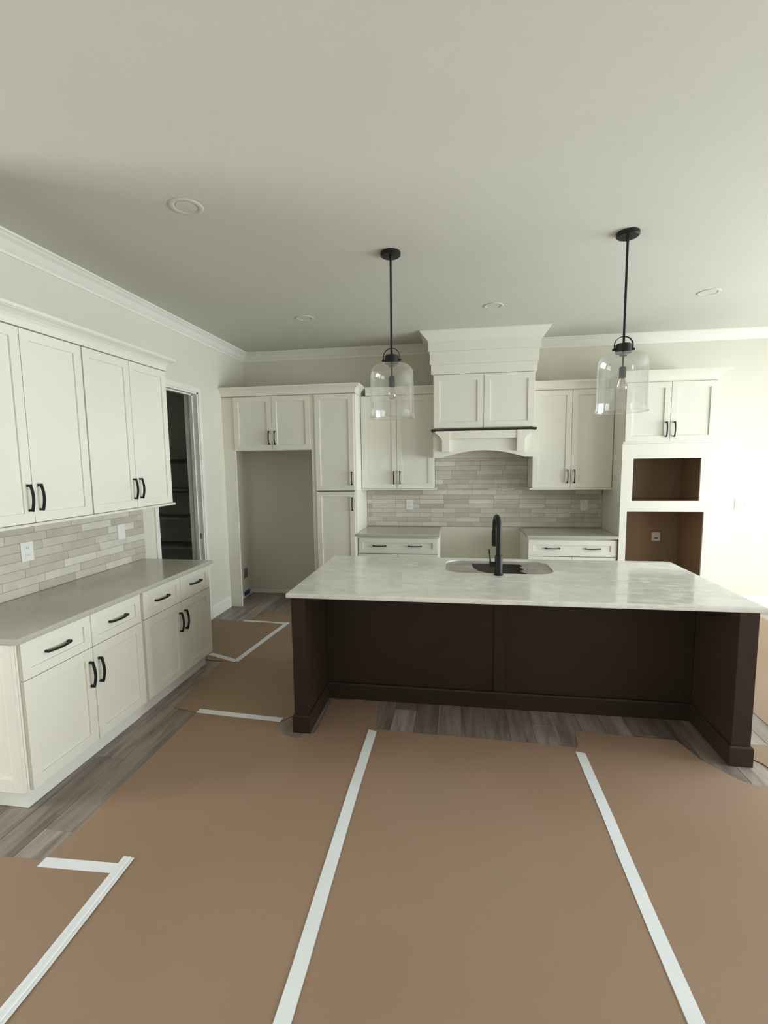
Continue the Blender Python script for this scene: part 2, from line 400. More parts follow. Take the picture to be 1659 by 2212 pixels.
# ------------------------------------------------------------------ backsplash tiles (parts of the walls)
tm = {}
TH, TD, TL = 0.0557, 0.009, 0.300
def tile_mesh(ln, h, axis):
    k = (round(ln, 3), round(h, 3), axis)
    if k not in tm:
        b = MB(); g = 0.0014
        if axis == 'x': b.box(g, ln - g, -TD, 0, g, h - g, 0.0012)
        else: b.box(0, TD, g, ln - g, g, h - g, 0.0012)
        me = bpy.data.meshes.new('tile'); b.bm.to_mesh(me); b.bm.free(); me.materials.append(M['tile']); tm[k] = me
    return tm[k]
def tile_field(a0, a1, z0, z1, axis, wall, rows_from=0, seed=1):
    r = random.Random(seed); z = z0; i = 0
    while z < z1 - 0.006:
        h = min(TH, z1 - z); a = a0 - r.choice([0.0, 0.06, 0.1, 0.15, 0.2, 0.24])
        while a < a1 - 0.004:
            p = max(a, a0); q = min(a + TL, a1)
            if q - p > 0.012:
                if axis == 'x': link('tile', tile_mesh(q - p, h, 'x'), wall, (p, YB - 0.001, z))
                else: link('tile', tile_mesh(q - p, h, 'y'), wall, (XL + 0.001, p, z))
            a += TL
        z += h
MB().box(-1.119, 1.69, YB - 0.0075, YB - 0.0003, 0.913, 1.383).build('grout_bed', 'grout', wb_)
MB().box(-0.262, 0.833, YB - 0.0075, YB - 0.0003, 1.3832, 1.75).build('grout_bed', 'grout', wb_)
MB().box(XL + 0.0003, XL + 0.0075, 1.90, 3.728, 0.912, 1.383).build('grout_bed', 'grout', wl_)
tile_field(-1.119, 1.69, 0.919, 1.383, 'x', wb_, seed=5)
tile_field(-0.262, 0.833, 1.383, 1.75, 'x', wb_, seed=9)
tile_field(1.90, 3.728, 0.912, 1.383, 'y', wl_, seed=12)

# ------------------------------------------------------------------ cabinets
FW, DT = 0.058, 0.020
def pull_mesh():
    b = MB(); L = 0.152; path = []
    for i in range(15):
        t = i / 14; z = -L / 2 + L * t; path.append((0, -0.020 - 0.014 * math.sin(PI * t), z))
    b.tube(path, 0.006, flat=(0.012, 0.010))
    for s in (-1, 1):
        b.box(-0.0065, 0.0065, -0.026, -0.0005, s * (L / 2 - 0.006) - 0.0065, s * (L / 2 - 0.006) + 0.0065, 0.0015)
    me = bpy.data.meshes.new('handle'); b.bm.to_mesh(me); b.bm.free(); me.materials.append(M['black']); return me
PULL = pull_mesh()
def front(parent, name, x0, x1, z0, z1, pulls=(), y=0.0, fw=FW):
    g = 0.0018; x0 += g; x1 -= g; z0 += g; z1 -= g; b = MB()
    b.box(x0, x0 + fw, y, y + DT, z0, z1, 0.0016).box(x1 - fw, x1, y, y + DT, z0, z1, 0.0016)
    b.box(x0 + fw - 0.002, x1 - fw + 0.002, y, y + DT, z0, z0 + fw, 0.0016).box(x0 + fw - 0.002, x1 - fw + 0.002, y, y + DT, z1 - fw, z1, 0.0016)
    o = b.build(name, 'cab', parent)
    MB().box(x0 + fw - 0.004, x1 - fw + 0.004, y + 0.010, y + DT - 0.002, z0 + fw - 0.004, z1 - fw + 0.004).build('panel', 'cab', o)
    for px, pz, hor in pulls:
        h = link('handle', PULL, o, (px, y + (0.010 if (x0 + fw < px < x1 - fw and z0 + fw < pz < z1 - fw) else 0), pz))
        if hor: h.rotation_euler = (0, PI / 2, 0)
    return o
def carcass(parent, x0, x1, y1, z0, z1, y0=DT + 0.001):
    # open box: sides, back, bottom, top and a front face frame
    t = 0.018; b = MB()
    b.box(x0, x0 + t, y0, y1, z0, z1).box(x1 - t, x1, y0, y1, z0, z1).box(x0 + t, x1 - t, y0, y1, z0, z0 + t).box(x0 + t, x1 - t, y0, y1, z1 - t, z1).box(x0 + t, x1 - t, y1 - 0.01, y1, z0 + t, z1 - t)
    return b.build('body', 'cab', parent)

# --- left wall (local x = world y, local y = into the wall)
FB = XL + 0.622      # door face plane of the base run
BD = 0.621           # depth from face to wall
def left_base(y0, y1, mid, label, end=None):
    t = thing('base_cabinet', label, 'cabinet', (FB, y0, 0), PI / 2)
    L = y1 - y0; m = mid - y0
    carcass(t, 0.001, L - 0.001, BD - 0.001, 0.115, 0.876)
    zc = 0.778
    front(t, 'drawer', 0.012, m, 0.680, 0.872, [(m / 2, zc, True)], fw=0.05)
    front(t, 'drawer', m, L - 0.012, 0.680, 0.872, [((m + L) / 2, zc, True)], fw=0.05)
    front(t, 'door', 0.012, m, 0.115, 0.680, [(m - 0.033, 0.53, False)])
    front(t, 'door', m, L - 0.012, 0.115, 0.680, [(m + 0.037, 0.53, False)])
    return t
b1 = left_base(1.900, 2.806, 2.358, 'white base cabinet on the left wall nearest the camera, paneled end showing')
MB().box(0.03, 0.905, 0.065, 0.62, 0.002, 0.114).box(0.03, 0.905, 0.060, 0.0649, 0.002, 0.112).build('toe_kick', 'trim', b1)
ep = MB()
for a in ((0.0, 0.018 + 0.06), (0.02 + 0.54, 0.62)):
    pass
ex0, ex1 = DT + 0.001, BD - 0.002
ep.box(-0.019, 0.0, ex0, ex0 + 0.06, 0.115, 0.876, 0.002).box(-0.019, 0.0, ex1 - 0.06, ex1, 0.115, 0.876, 0.002).box(-0.019, 0, ex0 + 0.058, ex1 - 0.058, 0.115, 0.185, 0.002).box(-0.019, 0, ex0 + 0.058, ex1 - 0.058, 0.80, 0.876, 0.002).box(-0.008, 0, ex0 + 0.05, ex1 - 0.05, 0.18, 0.81)
ep.build('end_panel', 'cab', b1)
b2 = left_base(2.807, 3.690, 3.254, 'white base cabinet on the left wall farther away, beside the pantry doorway')
MB().box(0.0, 0.853, 0.065, 0.62, 0.002, 0.114).build('toe_kick', 'trim', b2)

def counter_slab(name, x0, x1, y0, y1, z0, z1, mat, label, hole=None, r=0.008):
    b = MB(); prof = [(r, z0), (0.002, z0 + 0.003), (0, z0 + r), (0, z1 - r), (r * 0.3, z1 - r * 0.3), (r, z1)]
    rings = [[b.bm.verts.new(p) for p in ((x0 + i, y0 + i, z), (x1 - i, y0 + i, z), (x1 - i, y1 - i, z), (x0 + i, y1 - i, z))] for i, z in prof]
    for A, B in zip(rings, rings[1:]):
        for k in range(4): b.bm.faces.new((A[k], A[(k + 1) % 4], B[(k + 1) % 4], B[k]))
    if hole is None: b.bm.faces.new(rings[0][::-1]); b.bm.faces.new(rings[-1])
    else:
        lo = [b.bm.verts.new((p[0], p[1], z0)) for p in hole]; hi = [b.bm.verts.new((p[0], p[1], z1 - 0.003)) for p in hole]
        cx = sum(p[0] for p in hole) / len(hole); cy = sum(p[1] for p in hole) / len(hole)
        up = [b.bm.verts.new((p[0] + (p[0] - cx) * 0.008, p[1] + (p[1] - cy) * 0.012, z1)) for p in hole]; n = len(hole)
        for A, B in ((lo, hi), (hi, up)):
            for k in range(n): b.bm.faces.new((A[k], A[(k + 1) % n], B[(k + 1) % n], B[k]))
        for ring, hl in ((rings[0], lo), (rings[-1], up)):
            es = []
            for L in (ring, hl):
                for k in range(len(L)):
                    e = b.bm.edges.get((L[k], L[(k + 1) % len(L)])); es.append(e)
            bmesh.ops.triangle_fill(b.bm, edges=es, use_beauty=True)
    bmesh.ops.recalc_face_normals(b.bm, faces=b.bm.faces)
    o = b.build(name, mat); tag(o, label, 'countertop'); return o
ZC = 0.911
counter_slab('countertop', XL + 0.001, XL + 0.650, 1.872, 3.705, 0.878, ZC, 'counter', 'long pale grey stone countertop on the left wall base cabinets')

FU = XL + 0.332
def left_upper(y0, y1, mid, label):
    t = thing('wall_cabinet', label, 'cabinet', (FU, y0, 0), PI / 2); L = y1 - y0; m = mid - y0
    carcass(t, 0.0, L, 0.331, 1.404, 2.484)
    front(t, 'door', 0.004, m, 1.404, 2.482, [(m - 0.033, 1.548, False)])
    front(t, 'door', m, L - 0.004, 1.404, 2.482, [(m + 0.037, 1.548, False)])
    return t
left_upper(1.900, 2.788, 2.348, 'tall white wall cabinet on the left wall nearest the camera')
left_upper(2.789, 3.680, 3.232, 'tall white wall cabinet on the left wall ending at the dark doorway')
def cab_crown(z0, z1, out):
    h = z1 - z0
    return [(0, z0), (0.004, z0), (0.005, z0 + h * 0.18), (out * 0.12, z0 + h * 0.36), (out * 0.30, z0 + h * 0.54), (out * 0.56, z0 + h * 0.69), (out * 0.86, z0 + h * 0.79), (out * 0.87, z0 + h * 0.82), (out, z0 + h * 0.82), (out, z1), (0, z1)]
CRP = cab_crown(2.4865, 2.585, 0.060)
t = MB().sweep([(XL + 0.001, 1.900), (FU, 1.900), (FU, 3.680), (XL + 0.001, 3.680)], CRP, 1).build('cabinet_crown', 'cab')
tag(t, 'white crown moulding topping the left wall cabinets', 'moulding')
RAIL = [(-0.03, 1.386), (0.010, 1.386), (0.014, 1.390), (0.014, 1.396), (0.008, 1.4025), (-0.03, 1.4025)]
t = MB().sweep([(XL + 0.032, 1.900), (FU, 1.900), (FU, 3.680), (XL + 0.032, 3.680)], RAIL, 1).build('light_rail', 'cab')
tag(t, 'thin white light rail under the left wall cabinets', 'moulding')

# --- back wall, face plane of the deep cabinets
YF = YB - 0.639
t = thing('pantry_cabinet', 'white refrigerator surround with tall pantry cupboard at its right', 'cabinet', (0, YF, 0))
D = 0.638
MB().box(XL + 0.001, -2.560, DT, DT + 0.020, 0.002, 2.484).build('filler_panel', 'cab', t)
carcass(t, -2.560, -1.6375, D - 0.001, 1.868, 2.484)
front(t, 'door', -2.556, -2.096, 1.870, 2.480, [(-2.130, 2.010, False)])
front(t, 'door', -2.096, -1.640, 1.870, 2.480, [(-2.060, 2.010, False)])
MB().box(-1.637, -1.592, DT - 0.004, DT + 0.02, 0.002, 2.484).box(-1.637, -1.617, DT + 0.02, D - 0.001, 0.002, 2.484).build('side_panel', 'cab', t)
carcass(t, -1.6165, -1.122, D - 0.001, 0.115, 2.484, DT + 0.0205)
MB().box(-1.144, -1.122, DT, DT + 0.0205, 0.115, 2.484).box(-1.592, -1.144, DT, DT + 0.0205, 2.47, 2.484).build('face_frame', 'cab', t)
front(t, 'door', -1.590, -1.141, 1.399, 2.478, [(-1.168, 1.540, False)])
front(t, 'door', -1.590, -1.141, 0.115, 1.393, [(-1.168, 1.250, False)])
MB().box(-1.6165, -1.122, 0.075, 0.09, 0.002, 0.114).build('toe_kick', 'trim', t)
t = MB().sweep([(XL + 0.001, YF + 0.001), (-1.122, YF + 0.001), (-1.122, YB - 0.001)], CRP, 1).build('cabinet_crown', 'cab')
tag(t, 'white crown moulding on the refrigerator surround and pantry cupboard', 'moulding')

YU = YB - 0.337
def back_upper(x0, x1, d0, d1, mid, hx, label):
    t = thing('wall_cabinet', label, 'cabinet', (0, YU, 0))
    carcass(t, x0, x1, 0.336, 1.404, 2.484)
    front(t, 'door', d0, mid, 1.404, 2.480, [(mid - 0.036, 1.535, False)])
    front(t, 'door', mid, d1, 1.404, 2.480, [(mid + 0.038, 1.535, False)])
    return t
back_upper(-1.121, -0.266, -1.117, -0.268, -0.697, 0, 'white wall cabinet left of the range hood on the back wall')
back_upper(0.834, 1.689, 0.838, 1.684, 1.250, 0, 'white wall cabinet right of the range hood on the back wall')
for x0, x1, lab in ((-1.058, -0.266, 'short white crown moulding between pantry cupboard and range hood'), (0.834, 1.622, 'short white crown moulding between range hood and oven cabinet')):
    t = MB().sweep([(x0, YU + 0.001), (x1, YU + 0.001)], cab_crown(2.4865, 2.580, 0.022), 1).build('cabinet_crown', 'cab'); tag(t, lab, 'moulding')
t = MB().sweep([(-1.121, YU), (-0.252, YU), (-0.252, YB - 0.012)], RAIL, 1).build('light_rail', 'cab'); tag(t, 'thin white light rail under the cabinet left of the hood', 'moulding')
t = MB().sweep([(0.822, YB - 0.012), (0.822, YU), (1.689, YU)], RAIL, 1).build('light_rail', 'cab'); tag(t, 'thin white light rail under the cabinet right of the hood', 'moulding')

YD = YB - 0.622
def back_base(x0, x1, p0, p1, label):
    t = thing('base_cabinet', label, 'cabinet', (0, YD, 0))
    carcass(t, x0, x1, 0.620, 0.115, 0.876)
    zc = 0.771
    front(t, 'drawer', x0 + 0.008, x1 - 0.012, 0.683, 0.862, [(p0, zc, True), (p1, zc, True)], fw=0.055)
    m = (x0 + x1) / 2
    front(t, 'door', x0 + 0.008, m, 0.115, 0.680, [(m - 0.036, 0.55, False)])
    front(t, 'door', m, x1 - 0.012, 0.115, 0.680, [(m + 0.036, 0.55, False)])
    MB().box(x0, x1, 0.07, 0.62, 0.002, 0.114).build('toe_kick', 'trim', t)
back_base(-1.121, -0.196, -0.868, -0.463, 'white base cabinet with wide drawer left of the empty range space')
back_base(0.760, 1.685, 1.022, 1.433, 'white base cabinet with wide drawer right of the empty range space')
counter_slab('countertop', -1.121, -0.190, YB - 0.648, YB - 0.0005, 0.878, ZC, 'counter', 'short pale stone countertop left of the empty range space')
counter_slab('countertop', 0.754, 1.6815, YB - 0.648, YB - 0.0005, 0.878, ZC, 'counter', 'short pale stone countertop right of the empty range space')

# --- oven cabinet
t = thing('oven_cabinet', 'tall white oven cabinet with two empty brown openings', 'cabinet', (0, YF, 0))
ox0, ox1 = 1.690, 2.550
b = MB()
b.box(ox0, ox0 + 0.018, 0.022, D, 0.115, 2.484).box(ox1 - 0.018, ox1, 0.022, D, 0.115, 2.484).box(ox0 + 0.018, ox1 - 0.018, 0.022, D, 2.466, 2.484)
b.build('body', 'cab', t)
b = MB()   # face board with the two openings
def xz(x0, x1, z0, z1): b.box(x0, x1, 0.0, 0.021, z0, z1)
mx0, mx1, mz0, mz1 = 1.795, 2.4365, 1.285, 1.7205
vx0, vx1, vz0, vz1 = 1.7515, 2.4875, 0.455, 1.173
fx0, fx1 = 1.683, 2.556
xz(fx0, fx1, mz1, 1.869); xz(fx0, mx0, mz0, mz1); xz(mx1, fx1, mz0, mz1); xz(fx0, fx1, vz1, mz0); xz(fx0, vx0, vz0, vz1); xz(vx1, fx1, vz0, vz1); xz(fx0, fx1, 0.115, vz0)
bmesh.ops.remove_doubles(b.bm, verts=b.bm.verts, dist=1e-5)
b.build('face_board', 'cab', t)
MB().box(ox0, ox1, 0.003, 0.021, 1.870, 2.484).build('face_frame', 'cab', t)
def niche(x0, x1, z0, z1):
    n = MB(); e = 0.012
    n.box(x0 - e, x0, 0.022, D - 0.02, z0 - e, z1 + e).box(x1, x1 + e, 0.022, D - 0.02, z0 - e, z1 + e).box(x0, x1, 0.022, D - 0.02, z0 - e, z0).box(x0, x1, 0.022, D - 0.02, z1, z1 + e).box(x0 - e, x1 + e, D - 0.02, D - 0.008, z0 - e, z1 + e)
    return n.build('niche', 'raw', t)
niche(ox0 + 0.031, ox1 - 0.031, mz0 - 0.025, mz1 + 0.06)
niche(ox0 + 0.031, ox1 - 0.031, vz0, vz1 + 0.05)
front(t, 'door', 1.698, 2.121, 1.890, 2.482, [(2.083, 2.012, False)], y=-0.018)
front(t, 'door', 2.121, 2.542, 1.890, 2.482, [(2.158, 2.012, False)], y=-0.018)
MB().box(ox0, ox1, 0.075, 0.09, 0.002, 0.114).build('toe_kick', 'trim', t)
cc = MB().sweep([(ox0, YB - 0.001), (ox0, YF), (ox1, YF), (ox1, YB - 0.001)], cab_crown(2.4865, 2.590, 0.085), 1).build('cabinet_crown', 'cab')
tag(cc, 'white crown moulding topping the tall oven cabinet', 'moulding')

# --- range hood cover
HX0, HX1, HY = -0.262, 0.818, YB - 0.550
t = thing('range_hood', 'white cabinet style range hood with dark shelf and arched valance', 'range hood', (0, HY, 0))
hd = 0.549
b = MB().box(HX0, HX0 + 0.02, 0.021, hd, 2.070, 3.0).box(HX1 - 0.02, HX1, 0.021, hd, 2.070, 3.0).box(HX0 + 0.02, HX1 - 0.02, 0.021, 0.04, 2.64, 3.0).box(HX0 + 0.02, HX1 - 0.02, 0.04, hd, 2.070, 2.085)
b.build('body', 'cab', t)
xm = 0.284
front(t, 'door', HX0 + 0.004, xm, 2.078, 2.655, fw=0.066)
front(t, 'door', xm, HX1 - 0.004, 2.078, 2.655, fw=0.066)
def step_board(z0, z1, out):
    return MB().sweep([(HX0, hd), (HX0, 0.021), (HX1, 0.021), (HX1, hd)], [(0, z0), (out, z0), (out, z1), (0, z1)], 1).build('fascia_board', 'cab', t)
step_board(2.660, 2.762, 0.020); step_board(2.7625, 2.898, 0.034); step_board(2.8985, 2.998, 0.048)
ck = [(0, 2.9985), (0.050, 2.9985), (0.056, 3.015), (0.072, 3.030), (0.100, 3.058), (0.122, 3.078), (0.130, 3.088), (0.134, 3.090), (0.134, HC - 0.001), (0, HC - 0.001)]
MB().sweep([(HX0, hd), (HX0, 0.021), (HX1, 0.021), (HX1, hd)], ck, 1).build('crown', 'cab', t)
MB().box(HX0 - 0.022, HX1 + 0.022, -0.030, 0.213, 2.046, 2.0695, 0.004).box(HX0 + 0.0005, HX1 - 0.0005, 0.2131, hd, 2.046, 2.0695).build('shelf', 'brown', t)
arch = [(HX0, 1.757), (-0.160, 1.757)]
ax0, ax1, az, ah = -0.160, 0.722, 1.757, 0.077
for i in range(1, 24):
    u = i / 24; arch.append((ax0 + (ax1 - ax0) * u, az + ah * math.sin(PI * u) ** 0.85))
arch += [(0.722, 1.757), (HX1, 1.757), (HX1, 2.0455), (HX0, 2.0455)]
MB().prism(arch, 'y', 0.012, 0.032).build('valance', 'cab', t)
MB().box(HX0, HX0 + 0.02, 0.0325, 0.213, 1.757, 2.0455).build('valance_side', 'cab', t)
MB().box(HX1 - 0.02, HX1, 0.0325, 0.213, 1.757, 2.0455).build('valance_side', 'cab', t)
MB().box(HX0 + 0.021, HX1 - 0.021, 0.033, hd, 1.842, 1.852).build('soffit', 'cab', t)
MB().box(-0.082, 0.637, -0.030, 0.0118, 1.962, 2.0455, 0.002).build('valance_rail', 'cab', t)
for s, xin, xout, xt in ((1, -0.082, -0.163, -0.236), (-1, 0.637, 0.718, 0.785)):
    pts = [(xin, 2.0455), (xin, 1.822), (xout, 1.822), (xout, 1.952), (xout - s * 0.010, 1.962), (xout - s * 0.010, 1.970), (xout - s * 0.045, 2.005), (xt, 2.022), (xt, 2.0455)]
    MB().prism(pts, 'y', -0.040, 0.0115).build('corbel', 'cab', t)

# ------------------------------------------------------------------ island
ZI = 0.919
IX0, IX1, IY0, IY1 = -1.025, 1.624, 2.767, 3.915
t = thing('kitchen_island', 'dark brown kitchen island with open knee space', 'kitchen island', (0, 3.24, 0))
oy = 3.24
def ibox(x0, x1, y0, y1, z0, z1, name='panel', bev=0.0):
    return MB().box(x0, x1, y0 - oy, y1 - oy, z0, z1, bev).build(name, 'brown', t)
ZU = 0.886
for x0, x1, yb in ((IX0, -0.934, IY1), (1.526, IX1, IY1)):
    b = MB().box(x0, x1, IY0 - oy, 3.235 - oy, 0.002, ZU, 0.002)
    b.build('end_leg', 'brown', t)
ibox(IX0, IX0 + 0.02, 3.236, IY1, 0.002, ZU, 'side_panel'); ibox(IX1 - 0.02, IX1, 3.236, IY1, 0.002, ZU, 'side_panel')
ibox(IX0 + 0.0205, IX1 - 0.0205, IY1 - 0.02, IY1, 0.002, ZU, 'rear_panel')
ibox(IX0 + 0.0205, IX1 - 0.0205, 3.247, 3.262, 0.002, ZU, 'knee_panel')
for x0, x1 in ((-0.9335, -0.853), (0.257, 0.337), (1.455, 1.5255)):
    ibox(x0, x1, 3.235, 3.2465, 0.119, ZU, 'stile', 0.0015)
ibox(-0.853, 0.257, 3.235, 3.2465, 0.806, ZU, 'top_rail', 0.0015); ibox(0.337, 1.455, 3.235, 3.2465, 0.806, ZU, 'top_rail', 0.0015)
pl = [(0, 0.0015), (0.012, 0.0015), (0.012, 0.108), (0.006, 0.118), (0, 0.118)]
MB().sweep([(p[0], p[1] - oy) for p in ((IX0, IY1), (IX0, IY0), (-0.934, IY0), (-0.934, 3.2345), (1.526, 3.2345), (1.526, IY0), (IX1, IY0), (IX1, IY1))], pl, 1).build('plinth', 'brown', t)
def rrect(x0, x1, y0, y1, r, n=8):
    P = []
    for cx, cy, a in ((x1 - r, y1 - r, 0), (x0 + r, y1 - r, 90), (x0 + r, y0 + r, 180), (x1 - r, y0 + r, 270)):
        for i in range(n + 1):
            q = math.radians(a + 90 * i / n); P.append((cx + r * math.cos(q), cy + r * math.sin(q)))
    return P
SX0, SX1, SY0, SY1 = -0.083, 0.694, 3.410, 3.862
hole = rrect(SX0, SX1, SY0, SY1, 0.13)
counter_slab('island_countertop', -1.051, 1.6515, 2.750, 3.943, 0.887, ZI, 'quartz', 'large white veined quartz top on the dark brown island', hole, 0.009)
# sink basin
b = MB(); n = len(hole); cx, cy = (SX0 + SX1) / 2, (SY0 + SY1) / 2
prof = [(1.03, 0.8865), (1.0, 0.8865), (0.99, 0.86), (0.96, 0.72), (0.90, 0.705), (0.2, 0.700)]
rings = [[b.bm.verts.new((cx + (p[0] - cx) * k, cy + (p[1] - cy) * k, z)) for p in hole] for k, z in prof]
for A, B in zip(rings, rings[1:]):
    for k in range(n): b.bm.faces.new((A[k], A[(k + 1) % n], B[(k + 1) % n], B[k])).smooth = True
b.bm.faces.new(rings[-1]); bmesh.ops.recalc_face_normals(b.bm, faces=b.bm.faces)
sk = b.build('sink', 'steel'); sk.location = (0, 0, 0)
tag(sk, 'steel sink basin set in the island countertop', 'sink')
MB().lathe([(0, 0.004), (0.038, 0.004), (0.043, 0.0), (0.043, -0.0)], 24, (cx, cy, 0.7005)).build('drain', 'steel', sk)
# torn protective film over the sink
def film():
    b = MB(); e = 0.994
    out = [(cx + (p[0] - cx) * e, cy + (p[1] - cy) * e) for p in hole]
    tear = [(0.115, 3.80), (0.13, 3.66), (0.16, 3.56), (0.21, 3.475), (0.26, 3.43), (0.36, 3.424), (0.41, 3.45), (0.435, 3.43), (0.49, 3.425), (0.505, 3.50), (0.46, 3.56), (0.50, 3.60), (0.475, 3.67), (0.505, 3.72), (0.49, 3.79), (0.30, 3.805)]
    rr = random.Random(5)
    def zz(x, y): return 0.909 - 0.006 * math.sin(9 * x) * math.cos(12 * y)
    A = [b.bm.verts.new((p[0], p[1], 0.910)) for p in out]; B = [b.bm.verts.new((p[0], p[1], zz(*p) - 0.006)) for p in tear]
    es = []
    for L in (A, B):
        for k in range(len(L)): es.append(b.bm.edges.new((L[k], L[(k + 1) % len(L)])))
    bmesh.ops.triangle_fill(b.bm, edges=es, use_beauty=True)
    r = bmesh.ops.extrude_face_region(b.bm, geom=b.bm.faces[:])
    bmesh.ops.translate(b.bm, verts=[v for v in r['geom'] if isinstance(v, bmesh.types.BMVert)], vec=(0, 0, -0.0008))
    bmesh.ops.recalc_face_normals(b.bm, faces=b.bm.faces)
    o = b.build('protective_film', 'film'); tag(o, 'torn grey protective film stretched over the island sink opening', 'film')
film()
# faucet
fx, fy = 0.292, 3.362
t = thing('faucet', 'black pull-down faucet with side lever on the island', 'faucet', (fx, fy, ZI + 0.0005))
MB().lathe([(0, 0), (0.032, 0), (0.032, 0.006), (0.027, 0.010), (0.027, 0.135), (0.024, 0.140), (0, 0.140)], 28).build('body', 'black', t)
path = [(0, 0, 0.138), (0, 0, 0.20), (0, 0, 0.26), (0, 0, 0.315)]
dx, dy = -0.09, 0.996; R0 = 0.088
for i in range(1, 15):
    a = PI * i / 14; s = R0 * (1 - math.cos(a)); path.append((dx * s, dy * s, 0.315 + R0 * math.sin(a)))
s = 2 * R0
path.append((dx * s, dy * s, 0.30))
MB().tube(path, 0.0175, 16).build('spout', 'black', t)
MB().lathe([(0, 0.175), (0.019, 0.175), (0.021, 0.18), (0.021, 0.285), (0.0178, 0.300), (0, 0.300)], 20, (dx * s, dy * s, 0)).build('spray_head', 'black', t)
h = MB().tube([(-0.020, 0, 0.075), (-0.064, 0, 0.075)], 0.018, 16).build('lever_hub', 'black', t)
MB().tube([(-0.056, 0, 0.085), (-0.060, 0, 0.13), (-0.066, 0, 0.182)], [0.006, 0.005, 0.0045], 10).build('lever', 'black', h)

# ------------------------------------------------------------------ pendants
def pendant(x, y, label):
    t = thing('pendant_light', label, 'pendant light', (x, y, HC), 0, None)
    def zz(v): return v - HC
    MB().lathe([(0, -0.026), (0.060, -0.026), (0.067, -0.020), (0.067, -0.0008), (0, -0.0008)], 36).build('canopy', 'black', t)
    MB().tube([(0, 0, -0.026), (0, 0, -0.055)], [0.012, 0.0085], 14).tube([(0, 0, -0.055), (0, 0, zz(2.440))], 0.0072, 14).build('rod', 'black', t)
    cap = MB().lathe([(0, zz(2.442)), (0.040, zz(2.442)), (0.048, zz(2.436)), (0.048, zz(2.386)), (0, zz(2.386))], 32).build('cap', 'black', t)
    arc = [(-0.055, 0, zz(2.402))] + [(-0.055 * math.cos(PI * i / 16), 0, zz(2.435) + 0.052 * math.sin(PI * i / 16)) for i in range(17)] + [(0.055, 0, zz(2.402))]
    MB().tube(arc, 0.005, flat=(0.014, 0.004)).build('bail', 'black', cap)
    for s in (-1, 1): MB().tube([(s * 0.047, 0, zz(2.408)), (s * 0.066, 0, zz(2.408))], 0.0075, 10).build('bolt', 'black', cap)
    # bell shade, thin wall with its own thickness at the lip
    outer = [(0.047, zz(2.3855)), (0.075, zz(2.384)), (0.105, zz(2.378)), (0.128, zz(2.364)), (0.142, zz(2.342)), (0.147, zz(2.315)), (0.148, zz(2.25)), (0.148, zz(2.10)), (0.149, zz(2.050)), (0.152, zz(2.034)), (0.157, zz(2.026)), (0.158, zz(2.022)), (0.1555, zz(2.0205)), (0.150, zz(2.025))]
    MB().lathe(outer, 48).build('glass_shade', 'shade_glass', t)
    MB().tube([(0, 0, zz(2.386)), (0, 0, zz(2.300))], 0.006, 12).lathe([(0, zz(2.372)), (0.022, zz(2.372)), (0.022, zz(2.368)), (0, zz(2.368))], 20).build('stem', 'black', t)
    MB().lathe([(0, zz(2.302)), (0.016, zz(2.302)), (0.021, zz(2.294)), (0.021, zz(2.232)), (0, zz(2.232))], 24).build('socket', 'black', t)
    bu = MB().lathe([(0.013, zz(2.231)), (0.016, zz(2.222)), (0.024, zz(2.205)), (0.030, zz(2.185)), (0.029, zz(2.168)), (0.022, zz(2.155)), (0.010, zz(2.149)), (0, zz(2.148))], 24).build('bulb', 'bulb', t)
    MB().tube([(0, 0, zz(2.231)), (0, 0, zz(2.200)), (0.006, 0, zz(2.185)), (-0.006, 0, zz(2.175))], 0.0028, 8).build('filament', 'ivory', bu)
pendant(-0.441, 3.283, 'black pendant light with clear glass bell above the left half of the island')
pendant(1.034, 3.272, 'black pendant light with clear glass bell above the right half of the island')

# ------------------------------------------------------------------ recessed ceiling lights
for x, y, lab in ((-1.446, 2.524, 'round white recessed ceiling light above the left floor aisle, nearest the camera'),
                  (-1.452, 4.560, 'round white recessed ceiling light in front of the refrigerator space'),
                  (0.319, 4.532, 'round white recessed ceiling light in front of the range hood'),
                  (2.087, 4.525, 'round white recessed ceiling light in front of the oven cabinet')):
    t = thing('recessed_light', lab, 'ceiling light', (x, y, HC), 0)
    MB().lathe([(0.058, -0.002), (0.061, -0.0045), (0.080, -0.006), (0.087, -0.004), (0.089, -0.0008), (0.058, -0.0008)], 40, closed=True).build('trim_ring', 'ceiling', t)
    MB().lathe([(0, -0.0035), (0.0565, -0.0035), (0.057, -0.001), (0, -0.001)], 32).build('diffuser', 'ceiling', t)

# ------------------------------------------------------------------ outlets and switches
def outlet(loc, rotz, w_, h_, kind, label, mat='plate', cat='outlet'):
    t = thing('wall_outlet' if cat == 'outlet' else 'light_switch', label, cat, loc, rotz)
    MB().box(-w_ / 2, w_ / 2, -0.006, -0.0003, -h_ / 2, h_ / 2, 0.002).build('cover_plate', mat, t)
    if kind == 'duplex':
        for s in (-1, 1):
            r = MB().box(-0.017, 0.017, -0.0085, -0.0062, s * 0.024 - 0.0145, s * 0.024 + 0.0145, 0.001).build('receptacle', mat, t)
            MB().box(-0.008, -0.006, -0.0092, -0.0086, s * 0.024 - 0.004, s * 0.024 + 0.006).box(0.006, 0.008, -0.0092, -0.0086, s * 0.024 - 0.004, s * 0.024 + 0.006).build('slots', 'slot', r)
    elif kind == 'switch':
        for s in (-1, 1): MB().box(s * 0.036 - 0.016, s * 0.036 + 0.016, -0.0095, -0.0062, -0.033, 0.033, 0.0015).build('rocker', mat, t)
    return t
yt = YB - TD - 0.0012; xt_ = XL + TD + 0.0012
outlet((xt_, 2.583, 1.187), PI / 2, 0.088, 0.122, 'duplex', 'white outlet on the left tile backsplash nearest the camera')
